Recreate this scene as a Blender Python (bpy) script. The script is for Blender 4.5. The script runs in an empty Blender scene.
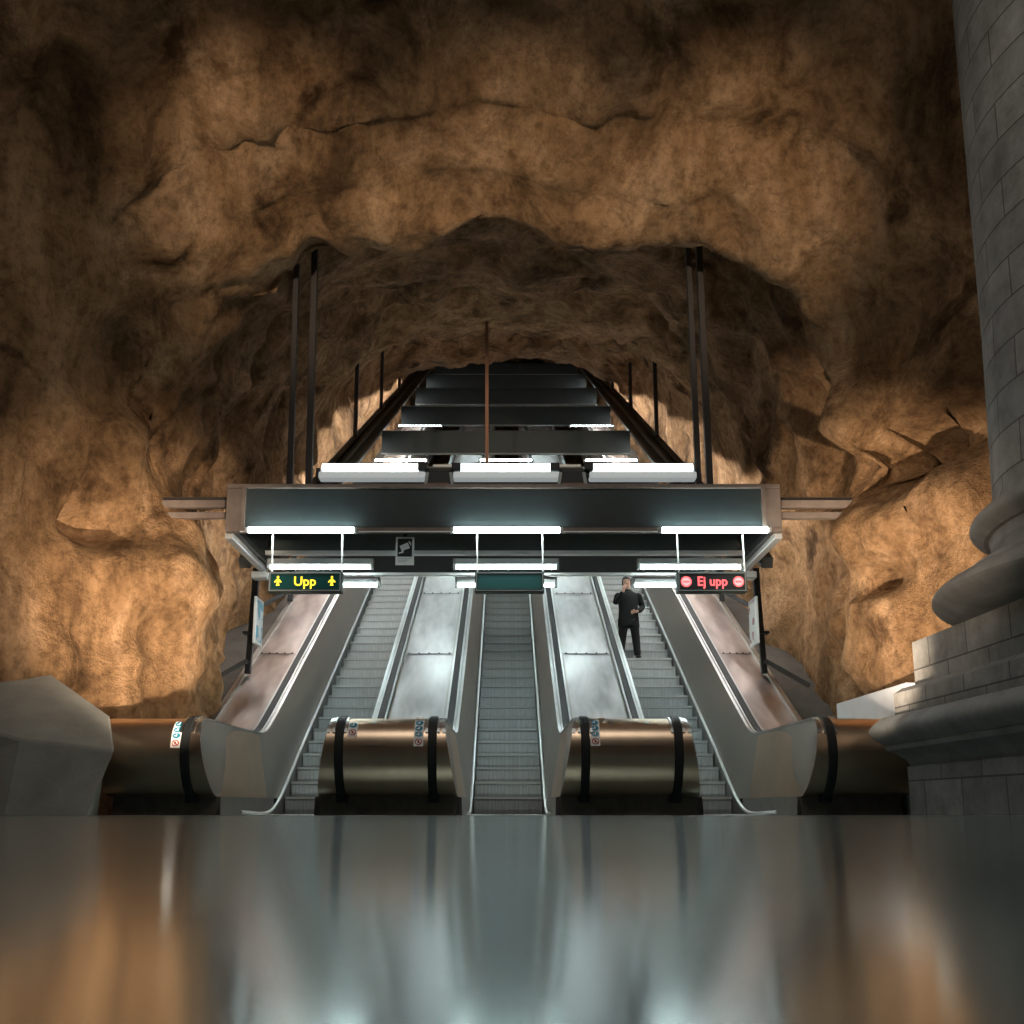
import bpy, bmesh, math, random
from mathutils import Vector, noise
C = bpy.context.scene.collection
S = bpy.context.scene
rnd = random.Random(4)
T30 = math.tan(math.radians(30))

# ------------------------------------------------------------------ helpers
def tag(o, label=None, cat=None, group=None, kind=None):
    if label: o['label'] = label
    if cat: o['category'] = cat
    if group: o['group'] = group
    if kind: o['kind'] = kind
    return o

def thing(name, loc, label, cat, group=None):
    o = bpy.data.objects.new(name, None); C.objects.link(o)
    o.location = loc; o.empty_display_size = 0.1
    return tag(o, label, cat, group)

def offset_of(p):
    v = Vector((0, 0, 0))
    while p is not None:
        v = v + p.location; p = p.parent
    return v

class MB:
    """collects shapes in world coordinates; build() links them as ONE mesh object"""
    def __init__(s): s.v = []; s.f = []; s.m = []
    def add(s, vs, fs, m=0):
        b = len(s.v); s.v += [tuple(q) for q in vs]
        s.f += [tuple(i + b for i in f) for f in fs]; s.m += [m] * len(fs)
        return s
    def box(s, x0, x1, y0, y1, z0, z1, m=0):
        vs = [(x, y, z) for x in (x0, x1) for y in (y0, y1) for z in (z0, z1)]
        return s.add(vs, [(0,1,3,2),(4,6,7,5),(0,4,5,1),(2,3,7,6),(0,2,6,4),(1,5,7,3)], m)
    def grid(s, rows, m=0, closed=False):
        n = len(rows[0]); vs = [p for r in rows for p in r]; fs = []
        for i in range(len(rows) - 1):
            for j in range(n if closed else n - 1):
                k = (j + 1) % n
                fs.append((i*n+j, i*n+k, (i+1)*n+k, (i+1)*n+j))
        return s.add(vs, fs, m)
    def tube(s, p0, p1, r, n=10, m=0, r2=None):
        p0 = Vector(p0); p1 = Vector(p1); d = (p1 - p0).normalized()
        a = d.orthogonal().normalized(); b = d.cross(a); rr = (r, r if r2 is None else r2)
        rows = []
        for p, q in ((p0, rr[0]), (p1, rr[1])):
            rows.append([p + (a*math.cos(2*math.pi*k/n) + b*math.sin(2*math.pi*k/n))*q for k in range(n)])
        s.grid(rows, m, True)
        b0 = len(s.v) - 2*n
        s.f.append(tuple(b0 + k for k in reversed(range(n)))); s.m.append(m)
        s.f.append(tuple(b0 + n + k for k in range(n))); s.m.append(m)
        return s
    def bar(s, p0, p1, w, h, m=0):
        """square bar: w across, h in the vertical-ish direction"""
        p0 = Vector(p0); p1 = Vector(p1); d = (p1 - p0).normalized()
        a = d.cross(Vector((0, 0, 1)))
        if a.length < .01: a = Vector((1, 0, 0))
        a.normalize(); b = a.cross(d)
        vs = []
        for p in (p0, p1):
            for sx, sy in ((-1,-1),(1,-1),(1,1),(-1,1)):
                vs.append(p + a*(sx*w/2) + b*(sy*h/2))
        return s.add(vs, [(3,2,1,0),(4,5,6,7),(0,1,5,4),(1,2,6,5),(2,3,7,6),(3,0,4,7)], m)
    def sweep(s, path, sec, m=0):
        """path: list of (x, y, z) in planes of constant x; sec: list of (across x, outward normal)"""
        rows = []
        for i, p in enumerate(path):
            q0 = Vector(path[max(0, i-1)]); q1 = Vector(path[min(len(path)-1, i+1)])
            t = (q1 - q0); t.x = 0; t.normalize()
            n = Vector((0, -t.z, t.y))
            rows.append([Vector(p) + Vector((a, 0, 0)) + n*b for a, b in sec])
        s.grid(rows, m, True)
        k = len(sec); b0 = len(s.v) - k*len(path)
        s.f.append(tuple(b0 + j for j in reversed(range(k)))); s.m.append(m)
        b1 = len(s.v) - k
        s.f.append(tuple(b1 + j for j in range(k))); s.m.append(m)
        return s
    def disc(s, c, r, u, v, n=20, m=0, sx=1.0, sy=1.0):
        c = Vector(c); u = Vector(u); v = Vector(v)
        return s.add([c + u*(r*sx*math.cos(2*math.pi*k/n)) + v*(r*sy*math.sin(2*math.pi*k/n)) for k in range(n)],
                     [tuple(range(n))], m)
    def poly(s, pts, m=0): return s.add(pts, [tuple(range(len(pts)))], m)
    def plate(s, pts2, y0, y1, m=0):
        """polygon in x,z given thickness in y"""
        n = len(pts2)
        vs = [(x, y0, z) for x, z in pts2] + [(x, y1, z) for x, z in pts2]
        fs = [tuple(range(n)), tuple(reversed(range(n, 2*n)))]
        fs += [(i, i + n, (i+1) % n + n, (i+1) % n) for i in range(n)]
        return s.add(vs, fs, m)
    def build(s, name, mats, parent=None, smooth=False, bevel=0, seg=2, angle=35):
        off = offset_of(parent)
        me = bpy.data.meshes.new(name)
        me.from_pydata([Vector(p) - off for p in s.v], [], s.f)
        if not isinstance(mats, (list, tuple)): mats = [mats]
        for q in mats: me.materials.append(q)
        for p, k in zip(me.polygons, s.m): p.material_index = k
        bm = bmesh.new(); bm.from_mesh(me)
        bmesh.ops.recalc_face_normals(bm, faces=bm.faces)
        if smooth:
            for f in bm.faces: f.smooth = True
            for e in bm.edges:
                if len(e.link_faces) == 2 and e.calc_face_angle(0) > math.radians(angle): e.smooth = False
        bm.to_mesh(me); bm.free()
        o = bpy.data.objects.new(name, me); C.objects.link(o)
        if parent is not None: o.parent = parent
        if bevel:
            b = o.modifiers.new('bevel', 'BEVEL'); b.width = bevel; b.segments = seg; b.limit_method = 'ANGLE'
        return o

def text_mesh(mb, txt, size, cx, y, cz, m=0, stretch=1.0, fatten=0.0):
    cu = bpy.data.curves.new('lettering', 'FONT'); cu.body = txt; cu.size = size
    cu.align_x = 'CENTER'; cu.align_y = 'CENTER'; cu.offset = fatten; cu.resolution_u = 3
    o = bpy.data.objects.new('lettering', cu); C.objects.link(o)
    dg = bpy.context.evaluated_depsgraph_get(); dg.update()
    me = o.evaluated_get(dg).to_mesh()
    mb.add([(cx + v.co.x*stretch, y, cz + v.co.y) for v in me.vertices], [tuple(p.vertices) for p in me.polygons], m)
    o.evaluated_get(dg).to_mesh_clear()
    bpy.data.objects.remove(o); bpy.data.curves.remove(cu)

# ------------------------------------------------------------------ materials
def new_mat(name):
    m = bpy.data.materials.new(name); m.use_nodes = True
    nt = m.node_tree; b = nt.nodes['Principled BSDF']
    return m, nt, b

def mat(name, col, rough=.5, metal=0, var=0, vscale=4, rvar=0, bump=0, bscale=40, stretch=None, col2=None, spec=None):
    m, nt, b = new_mat(name); N = nt.nodes; L = nt.links
    b.inputs['Base Color'].default_value = (*col, 1); b.inputs['Roughness'].default_value = rough
    b.inputs['Metallic'].default_value = metal
    if spec is not None: b.inputs['Specular IOR Level'].default_value = spec
    if var or rvar or bump or col2:
        tc = N.new('ShaderNodeTexCoord'); mp = N.new('ShaderNodeMapping')
        L.new(tc.outputs['Object'], mp.inputs[0])
        if stretch: mp.inputs['Scale'].default_value = stretch
        nz = N.new('ShaderNodeTexNoise'); nz.inputs['Scale'].default_value = vscale; nz.inputs['Detail'].default_value = 2 if metal > .7 else 6
        nz.inputs['Roughness'].default_value = .6
        L.new(mp.outputs[0], nz.inputs['Vector'])
        if var or col2:
            r = N.new('ShaderNodeValToRGB'); L.new(nz.outputs[0], r.inputs[0])
            lo = col2 if col2 else tuple(c*(1 - var) for c in col)
            r.color_ramp.elements[0].position = .28; r.color_ramp.elements[0].color = (*lo, 1)
            r.color_ramp.elements[1].position = .66; r.color_ramp.elements[1].color = (*col, 1)
            L.new(r.outputs[0], b.inputs['Base Color'])
        if rvar:
            mr = N.new('ShaderNodeMapRange'); L.new(nz.outputs[0], mr.inputs[0])
            mr.inputs[1].default_value = .35; mr.inputs[2].default_value = .65
            mr.inputs[3].default_value = max(.03, rough - rvar); mr.inputs[4].default_value = min(1, rough + rvar)
            L.new(mr.outputs[0], b.inputs['Roughness'])
        if bump:
            n2 = N.new('ShaderNodeTexNoise'); n2.inputs['Scale'].default_value = bscale; n2.inputs['Detail'].default_value = 5
            L.new(mp.outputs[0], n2.inputs['Vector'])
            bp = N.new('ShaderNodeBump'); bp.inputs['Strength'].default_value = bump; bp.inputs['Distance'].default_value = .02
            L.new(n2.outputs[0], bp.inputs['Height']); L.new(bp.outputs[0], b.inputs['Normal'])
    return m

def emit(name, col, st):
    m, nt, b = new_mat(name)
    b.inputs['Base Color'].default_value = (*col, 1)
    b.inputs['Emission Color'].default_value = (*col, 1); b.inputs['Emission Strength'].default_value = st
    return m

def rock_material():
    m, nt, b = new_mat('painted_rock'); N = nt.nodes; L = nt.links
    tc = N.new('ShaderNodeTexCoord')
    def nz(scale, det=8, rough=.6, vec=None, dist=0):
        n = N.new('ShaderNodeTexNoise'); n.inputs['Scale'].default_value = scale; n.inputs['Detail'].default_value = det
        n.inputs['Roughness'].default_value = rough; n.inputs['Distortion'].default_value = dist
        L.new(vec if vec else tc.outputs['Object'], n.inputs['Vector']); return n
    mp = N.new('ShaderNodeMapping'); mp.inputs['Scale'].default_value = (1.6, 1.2, .55); mp.inputs['Rotation'].default_value = (.3, .5, .2)
    L.new(tc.outputs['Object'], mp.inputs[0])
    a = nz(.75, 8, .66, mp.outputs[0], .8); r = N.new('ShaderNodeValToRGB'); L.new(a.outputs[0], r.inputs[0])
    e = r.color_ramp.elements
    e[0].position = .33; e[0].color = (.145, .08, .036, 1); e[1].position = .66; e[1].color = (.62, .385, .215, 1)
    k = r.color_ramp.elements.new(.5); k.color = (.39, .225, .11, 1)
    c = nz(8, 9, .74); r2 = N.new('ShaderNodeValToRGB'); L.new(c.outputs[0], r2.inputs[0])
    r2.color_ramp.elements[0].position = .36; r2.color_ramp.elements[0].color = (.48, .46, .44, 1)
    r2.color_ramp.elements[1].position = .56; r2.color_ramp.elements[1].color = (1, 1, 1, 1)
    mx = N.new('ShaderNodeMix'); mx.data_type = 'RGBA'; mx.blend_type = 'MULTIPLY'; mx.inputs[0].default_value = .85
    L.new(r.outputs[0], mx.inputs[6]); L.new(r2.outputs[0], mx.inputs[7])
    s3 = nz(.9, 6, .62, None, .5); r3 = N.new('ShaderNodeValToRGB'); L.new(s3.outputs[0], r3.inputs[0])      # old soot stains
    r3.color_ramp.elements[0].position = .56; r3.color_ramp.elements[0].color = (1, 1, 1, 1)
    r3.color_ramp.elements[1].position = .68; r3.color_ramp.elements[1].color = (.26, .23, .20, 1)
    m3 = N.new('ShaderNodeMix'); m3.data_type = 'RGBA'; m3.blend_type = 'MULTIPLY'; m3.inputs[0].default_value = 1
    L.new(mx.outputs[2], m3.inputs[6]); L.new(r3.outputs[0], m3.inputs[7]); L.new(m3.outputs[2], b.inputs['Base Color'])
    b.inputs['Roughness'].default_value = .92; b.inputs['Specular IOR Level'].default_value = .15
    h1 = nz(2.4, 10, .66, None, .3); h2 = nz(22, 6, .75)
    ad = N.new('ShaderNodeMath'); ad.operation = 'MULTIPLY_ADD'; ad.inputs[1].default_value = .34
    L.new(h2.outputs[0], ad.inputs[0]); L.new(h1.outputs[0], ad.inputs[2])
    bp = N.new('ShaderNodeBump'); bp.inputs['Strength'].default_value = 1.0; bp.inputs['Distance'].default_value = .22
    L.new(ad.outputs[0], bp.inputs['Height']); L.new(bp.outputs[0], b.inputs['Normal'])
    return m

def stone_material():
    """ashlar: grey blocks with thin joints"""
    m, nt, b = new_mat('grey_ashlar'); N = nt.nodes; L = nt.links
    tc = N.new('ShaderNodeTexCoord'); sp = N.new('ShaderNodeSeparateXYZ'); L.new(tc.outputs['Object'], sp.inputs[0])
    ad = N.new('ShaderNodeMath'); L.new(sp.outputs[0], ad.inputs[0]); L.new(sp.outputs[1], ad.inputs[1])
    cb = N.new('ShaderNodeCombineXYZ'); L.new(ad.outputs[0], cb.inputs[0]); L.new(sp.outputs[2], cb.inputs[1])
    br = N.new('ShaderNodeTexBrick'); br.inputs['Scale'].default_value = 1; br.inputs['Brick Width'].default_value = .78
    br.inputs['Row Height'].default_value = .36; br.inputs['Mortar Size'].default_value = .008
    br.inputs['Color1'].default_value = (.20, .195, .185, 1); br.inputs['Color2'].default_value = (.15, .147, .14, 1)
    br.inputs['Mortar'].default_value = (.05, .048, .045, 1); L.new(cb.outputs[0], br.inputs['Vector'])
    nz = N.new('ShaderNodeTexNoise'); nz.inputs['Scale'].default_value = 3; nz.inputs['Detail'].default_value = 9; nz.inputs['Roughness'].default_value = .7
    L.new(tc.outputs['Object'], nz.inputs['Vector'])
    r = N.new('ShaderNodeValToRGB'); L.new(nz.outputs[0], r.inputs[0])
    r.color_ramp.elements[0].position = .3; r.color_ramp.elements[0].color = (.5, .48, .45, 1)
    r.color_ramp.elements[1].position = .65; r.color_ramp.elements[1].color = (1.15, 1.15, 1.15, 1)
    mx = N.new('ShaderNodeMix'); mx.data_type = 'RGBA'; mx.blend_type = 'MULTIPLY'; mx.inputs[0].default_value = 1
    L.new(br.outputs[0], mx.inputs[6]); L.new(r.outputs[0], mx.inputs[7]); L.new(mx.outputs[2], b.inputs['Base Color'])
    b.inputs['Roughness'].default_value = .8
    bp = N.new('ShaderNodeBump'); bp.inputs['Strength'].default_value = .5; bp.inputs['Distance'].default_value = .02
    m2 = N.new('ShaderNodeMath'); m2.operation = 'SUBTRACT'; L.new(nz.outputs[0], m2.inputs[0]); L.new(br.outputs[1], m2.inputs[1])
    L.new(m2.outputs[0], bp.inputs['Height']); L.new(bp.outputs[0], b.inputs['Normal'])
    return m

def step_material(name, col, rough):
    """ribbed metal: fine ribs run up the riser and along the tread"""
    m, nt, b = new_mat(name); N = nt.nodes; L = nt.links
    tc = N.new('ShaderNodeTexCoord')
    w = N.new('ShaderNodeTexWave'); w.bands_direction = 'X'; w.inputs['Scale'].default_value = 16
    L.new(tc.outputs['Object'], w.inputs['Vector'])
    mp = N.new('ShaderNodeMapping'); mp.inputs['Scale'].default_value = (14, 2, 1.2); L.new(tc.outputs['Object'], mp.inputs[0])
    nz = N.new('ShaderNodeTexNoise'); nz.inputs['Scale'].default_value = 2.2; nz.inputs['Detail'].default_value = 5; L.new(mp.outputs[0], nz.inputs['Vector'])
    r = N.new('ShaderNodeValToRGB'); L.new(nz.outputs[0], r.inputs[0])
    r.color_ramp.elements[0].position = .3; r.color_ramp.elements[0].color = (*[c*.72 for c in col], 1)
    r.color_ramp.elements[1].position = .7; r.color_ramp.elements[1].color = (*col, 1)
    L.new(r.outputs[0], b.inputs['Base Color']); b.inputs['Metallic'].default_value = .35; b.inputs['Roughness'].default_value = rough
    bp = N.new('ShaderNodeBump'); bp.inputs['Strength'].default_value = .35; bp.inputs['Distance'].default_value = .006
    L.new(w.outputs[0], bp.inputs['Height']); L.new(bp.outputs[0], b.inputs['Normal'])
    return m

def poster_material(name, seed, warm):
    m, nt, b = new_mat(name); N = nt.nodes; L = nt.links
    tc = N.new('ShaderNodeTexCoord'); v = N.new('ShaderNodeTexVoronoi'); v.inputs['Scale'].default_value = 9
    mp = N.new('ShaderNodeMapping'); mp.inputs['Location'].default_value = (seed, seed, 0); L.new(tc.outputs['Object'], mp.inputs[0]); L.new(mp.outputs[0], v.inputs['Vector'])
    r = N.new('ShaderNodeValToRGB'); L.new(v.outputs['Color'], r.inputs[0]); e = r.color_ramp.elements
    r.color_ramp.interpolation = 'CONSTANT'
    cols = [(.75,.75,.74),(.72,.71,.7),(.35,.12,.12),(.7,.7,.7)] if warm else [(.7,.72,.74),(.1,.35,.5),(.75,.75,.75),(.22,.3,.36)]
    e[0].color = (*cols[0], 1); e[1].position = .8; e[1].color = (*cols[3], 1)
    for p, c in ((.45, cols[1]), (.65, cols[2])): k = r.color_ramp.elements.new(p); k.color = (*c, 1)
    L.new(r.outputs[0], b.inputs['Base Color']); b.inputs['Roughness'].default_value = .35
    return m

M = {}
M['rock'] = rock_material()
M['stone'] = stone_material()
M['stone_plain'] = mat('grey_stone', (.19, .185, .175), .75, 0, .45, 3, bump=.4, bscale=14)
M['concrete'] = mat('smooth_concrete', (.30, .30, .27), .7, 0, .32, 2.2, bump=.15, bscale=30)
M['white_wall'] = mat('white_paint', (.62, .64, .68), .7, 0, .1, 5)
M['floor'] = mat('polished_dark_floor', (.25, .36, .38), .13, .6, .25, 1.5, rvar=.0, spec=.8)
M['edge'] = mat('worn_edge_metal', (.5, .5, .48), .35, .8, .3, 8)
M['slope'] = mat('dusty_concrete', (.10, .085, .07), .85, 0, .4, 2.5, bump=.3, bscale=20)
M['steel'] = mat('brushed_steel', (.40, .375, .34), .40, 1, .2, 1.6, rvar=.08, stretch=(1, 3, .5))
M['deck'] = mat('stained_steel', (.57, .555, .56), .37, 1, .5, 1.6, rvar=.075, stretch=(2.6, .5, .8))
M['deck_brown'] = mat('dull_bronzed_steel', (.52, .45, .42), .39, 1, .5, 1.6, rvar=.09, stretch=(2.2, .5, .8))
M['drum'] = mat('rolled_steel_cover', (.60, .455, .33), .33, 1, .14, 1.2, rvar=0, stretch=(3, 1, 1))
M['kick'] = mat('scuffed_dark_metal', (.17, .14, .11), .55, .4, .5, 5)
M['chrome'] = mat('bright_trim', (.55, .57, .57), .3, 1, .1, 6)
M['line'] = mat('polished_edge_line', (.85, .87, .86), .36, 1)
M['rubber'] = mat('black_rubber', (.013, .015, .016), .58, spec=.3)
M['step'] = step_material('ribbed_step_metal', (.60, .64, .645), .5)
M['step_edge'] = mat('worn_step_edge', (.42, .44, .43), .55, .2)
M['comb'] = step_material('comb_plate_metal', (.4, .4, .38), .4)
M['skirt'] = mat('dark_skirt_steel', (.34, .335, .32), .42, .8, .2, 3)
M['panel'] = mat('matt_dark_panel', (.024, .035, .037), .6, 0, .22, 6)
M['inside'] = mat('grey_green_panel', (.13, .17, .17), .6, 0, .15, 6)
M['baffle'] = mat('dark_baffle_sheet', (.020, .029, .031), .6, 0, .2, 5)
M['black'] = mat('black_metal', (.018, .02, .021), .5, .3)
M['frame'] = mat('brown_grey_frame', (.21, .165, .14), .55, .3, .3, 5)
M['grey'] = mat('grey_painted_metal', (.4, .42, .43), .42, .2)
M['bar'] = mat('light_painted_bar', (.88, .9, .9), .4, .2)
M['rail'] = mat('dark_rail', (.045, .052, .054), .45, .4)
M['rail_light'] = mat('grey_rail', (.22, .24, .24), .4, .5)
M['rod'] = mat('dark_brown_rod', (.035, .028, .024), .6, .2)
M['rod_rust'] = mat('brown_rod', (.25, .13, .08), .6, .2)
M['reflector'] = mat('white_reflector', (.82, .84, .84), .4)
M['tube'] = emit('lit_tube', (.84, 1.0, .99), 30)
M['tube_added'] = emit('lit_added_tube', (1.0, .96, .92), 105)  # only for the added side rows that brighten the rock
M['tube_opal'] = emit('lit_opal_tube', (.9, 1.0, .99), 3.5)
M['tray_glow'] = emit('tray_with_added_glow', (.8, .86, .86), .32)  # brightness put into the tray as a faint glow; the tube is the lamp
M['sign_body'] = mat('sign_housing', (.05, .075, .075), .45, .2)
M['sign_green'] = mat('dark_green_screen', (.015, .085, .08), .25)
M['sign_blank'] = mat('blank_teal_screen', (.05, .19, .19), .3)
M['sign_grey'] = mat('dark_grey_screen', (.055, .06, .066), .3)
M['sign_rim'] = mat('sign_rim', (.36, .41, .41), .4, .4)
M['led_yellow'] = emit('yellow_lamp', (1, .74, .04), 1.35)
M['led_red'] = emit('red_lamp', (1, .13, .14), 1.5)
M['led_pink'] = emit('pale_red_lamp', (1, .42, .42), 1.15)
M['white'] = mat('white_plastic', (.88, .89, .89), .5)
M['ink'] = mat('black_ink', (.02, .022, .025), .5)
M['blue'] = mat('blue_print', (.01, .22, .36), .4)
M['red'] = mat('red_print', (.5, .06, .035), .4)
M['poster_cool'] = poster_material('blue_and_white_print', 0, False)
M['poster_warm'] = poster_material('pale_print', 3, True)
M['coat'] = mat('black_cloth', (.007, .010, .011), .9, 0, .3, 20)
M['trousers'] = mat('dark_trouser_cloth', (.010, .012, .013), .9)
M['skin'] = mat('skin', (.48, .28, .21), .55)
M['hair'] = mat('dark_hair', (.02, .015, .012), .6)

# ------------------------------------------------------------------ lines that many things follow
XC = (-2.56, .03, 2.62)              # centre lines of the three escalators
BEND_Y = 13.45
def trim_z(y):                       # chrome line between skirt and inner panel, easing out of the floor
    a = .04 + (y - 13.28)*T30; k = .28
    return .04 + .5*((a - .04) + math.sqrt((a - .04)**2 + k*k)) - .5*k*math.exp(-((y-13.28)/1.2)**2)*.6
def deck_z(y):                       # top of the balustrade
    a = (y - BEND_Y)*T30; k = .11
    return 1.05 + .5*(a + math.sqrt(a*a + k*k))
NOSE = [(10.62, .22), (10.545, .235), (10.46, .28), (10.38, .36), (10.31, .47), (10.265, .58), (10.25, .69), (10.262, .80), (10.30, .90), (10.365, .98), (10.45, 1.03), (10.56, 1.05)]
NOSE = [(y + .2, z) for y, z in NOSE]
def smooth_poly(pts, it=2):
    for _ in range(it):
        q = [pts[0]]
        for a, b in zip(pts, pts[1:]):
            q += [(a[0]*.75 + b[0]*.25, a[1]*.75 + b[1]*.25), (a[0]*.25 + b[0]*.75, a[1]*.25 + b[1]*.75)]
        q.append(pts[-1]); pts = q
    return pts
NOSE_S = smooth_poly(NOSE, 1)
Y_END = 49.0
def frange(a, b, d):
    n = max(1, int(round((b - a)/d))); return [a + (b - a)*i/n for i in range(n + 1)]
DECK_Y = frange(10.9, 12.9, .5) + frange(13.0, 14.1, .07) + frange(14.4, Y_END, 2.0)
DECK_PATH = NOSE_S + [(y, deck_z(y)) for y in DECK_Y]
def edge_x(y, z):                    # inner panel leans away from the steps as it rises
    return .52 + .18*min(1, max(0, (z - trim_z(y))/1.0))
def nose_upper(y):
    up = [p for p in NOSE_S if p[1] >= .69]
    if y >= up[-1][0]: return deck_z(y)
    up = sorted(up)
    for a, b in zip(up, up[1:]):
        if a[0] <= y <= b[0]: return a[1] + (b[1]-a[1])*(y-a[0])/max(1e-6, b[0]-a[0])
    return up[0][1]
def nose_lower(y):
    lo = sorted(p for p in NOSE_S if p[1] <= .69)
    if y >= lo[-1][0]: return max(.22, trim_z(y))
    for a, b in zip(lo, lo[1:]):
        if a[0] <= y <= b[0]: return a[1] + (b[1]-a[1])*(y-a[0])/max(1e-6, b[0]-a[0])
    return lo[0][1]

# ------------------------------------------------------------------ escalators
RISE, RUN = .215, .215/T30
STEP_Y0, STEP_Z0 = 13.40, .03
def step_mesh(low):
    mb = MB(); w = .468
    prof = [(0, 0), (0, -.035), (.02, -.05), (.03, -.11), (.04, -.17), (.065, -low), (RUN - .01, -low*.6), (RUN - .01, 0)]
    for a, b, k in [(0, 1, 1), (1, 2, 0), (2, 3, 0), (3, 4, 0), (4, 5, 0), (5, 6, 0), (6, 7, 0), (7, 0, 0)]:
        mb.add([(-w, *prof[a]), (w, *prof[a]), (w, *prof[b]), (-w, *prof[b])], [(0, 1, 2, 3)], k)
    for sx in (-w, w): mb.poly([(sx, *p) for p in prof])
    return mb
def make_escalator(i, label, nsteps):
    c = XC[i]
    e = thing('escalator', (c, 13, 0), label, 'escalator', 'escalators side by side')
    first = step_mesh(.235).build('step', [M['step'], M['step_edge']], e)
    for n in range(1, nsteps + 1):
        o = first if n == 1 else first.copy()
        if n > 1: C.objects.link(o); o.parent = e
        ease = STEP_Z0 + RISE*n
        o.location = Vector((c, STEP_Y0 + RUN*n, ease)) - Vector((c, 13, 0))
    # mesh of the first step was built around the world origin: shift it into its own frame
    off = e.location
    for v in first.data.vertices: v.co = v.co + off
    MB().box(c - .5, c + .5, 10.82, 13.3, .0, .012).build('comb_plate', M['comb'], e)
    for s in (-1, 1):
        # newel panel and inner panel (leaning brushed sheets)
        def panel(ys, nm, m):
            rows = []
            for y in ys:
                zl, zu = nose_lower(y), nose_upper(y)
                rows.append([(c + s*edge_x(y, zl + (zu - zl)*k/5), y, zl + (zu - zl)*k/5) for k in range(6)])
            mb = MB().grid(rows)
            rows2 = [[(x + s*.02, y, z) for x, y, z in r] for r in rows]
            mb.grid(rows2)
            return mb.build(nm, m, e, True)
        panel([y + .2 for y in (10.2505, 10.256, 10.27, 10.29, 10.32, 10.36, 10.41, 10.48, 10.56, 10.62)] + frange(11.0, 13.4, .1), 'newel_panel', M['steel'])
        panel(frange(13.404, 14.4, .09) + frange(14.8, Y_END, 2.0), 'inner_panel', M['steel'])
        ys = frange(12.4, 14.6, .1) + frange(15, Y_END, 3)
        MB().sweep([(c + s*.497, y, trim_z(y)) for y in [11.6, 12.0] + ys], [(.023*math.cos(a), .023*math.sin(a)) for a in [k*math.pi/4 for k in range(8)]]).build('skirt_trim', M['line'], e, True)
        sk = MB().grid([[(c + s*.485, y, max(.0, trim_z(y) - .55)), (c + s*.485, y, trim_z(y))] for y in [11.6, 12.0] + ys])
        sk.grid([[(c + s*.50, y, .0), (c + s*.508, y, .22 if y < 12.5 else max(.22, trim_z(y)))] for y in [10.82, 11.2, 11.8, 12.4, 12.7, 13.0, 13.3]])
        sk.build('skirt_panel', M['skirt'], e)
        # handrail and its bright guide
        hx = c + s*.805
        path = [(hx, y, z) for y, z in DECK_PATH[1:]]
        sec = [(-.046, -.004), (-.046, .018), (-.034, .03), (.034, .03), (.046, .018), (.046, -.004)]
        MB().sweep(path, sec).build('handrail', M['rubber'], e, True)
        g = MB()
        up = [(x, y, z) for x, y, z in path if z > .85]
        g.sweep(up, [(-.075, -.01), (-.075, .018), (-.05, .018), (-.05, -.01)])
        g.sweep(up, [(.05, -.01), (.05, .018), (.075, .018), (.075, -.01)])
        inner = [(c + s*(edge_x(y, z) + .012), y, z) for _, y, z in up]
        g.sweep(inner, [(-.02, -.006), (-.02, .010), (.02, .010), (.02, -.006)])
        g.build('handrail_guide', M['chrome'], e)
        MB().box(hx - .06, hx + .06, 10.73, 10.84, .15, .27).build('handrail_inlet', M['rubber'], e, bevel=.02)
    return e
make_escalator(0, 'left escalator of the three, rising under the lit yellow sign', 46)
make_escalator(1, 'middle escalator of the three, below the blank unlit sign', 46)
make_escalator(2, 'right escalator of the three, with a person in black riding on it', 46)

# ------------------------------------------------------------------ steel covers between and beside the escalators
def on_profile(z):
    """front of the rolled cover at height z: (y, slope normal)"""
    up = sorted((p for p in NOSE_S if p[1] > .3), key=lambda p: p[1])
    for a, b in zip(up, up[1:]):
        if a[1] <= z <= b[1]:
            t = (z - a[1])/(b[1] - a[1]); d = Vector((0, b[0]-a[0], b[1]-a[1])).normalized()
            return a[0] + (b[0]-a[0])*t, Vector((0, -d.z, d.y))
    return up[-1][0], Vector((0, 0, 1))
def patch(xc, zc, w, h, lift, round_=False):
    """a small printed sheet bent over the rolled cover"""
    mb = MB(); n = 6
    def P(u, z):
        z = min(1.049, z); y, nn = on_profile(z); return Vector((u, y, z)) + nn*lift
    if round_:
        k = 18; mb.add([P(xc, zc)] + [P(xc + w/2*math.cos(2*math.pi*i/k), zc + h/2*math.sin(2*math.pi*i/k)) for i in range(k)],
                       [(0, 1 + i, 1 + (i+1) % k) for i in range(k)])
    else:
        mb.grid([[P(xc + w*(a - .5), zc + h*(i/n - .5)) for a in (0, .5, 1)] for i in range(n + 1)])
    return mb
def sticker(parent, xc, z_top, discs):
    h = .062; total = h*discs + .095
    s = patch(xc, z_top - total/2, .10, total, .004).build('safety_sticker', M['white'], parent, True)
    for k in range(discs):
        zc = z_top - h*(k + .5)
        d = patch(xc, zc, .082, .056, .007, True).build('blue_symbol', M['blue'], s, True)
        mb = patch(xc + .002, zc + .004, .012, .03, .009); mb.add(*[(q.v, q.f) for q in [patch(xc - .012, zc - .004, .026, .008, .009)]][0])
        mb.build('pictogram', M['white'], s)
    zc = z_top - h*discs - .047
    r = patch(xc, zc, .078, .07, .007, True).build('red_symbol', M['red'], s, True)
    patch(xc, zc, .056, .05, .009, True).build('symbol_ground', M['white'], s, True)
    mb = MB()
    for k in range(5):
        t = -.02 + .01*k; q = patch(xc + t, zc - t*.9, .014, .012, .011); mb.add(q.v, q.f)
    mb.build('red_slash', M['red'], s)
    mb = patch(xc, zc, .018, .03, .010); mb.build('pictogram', M['ink'], s)
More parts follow.
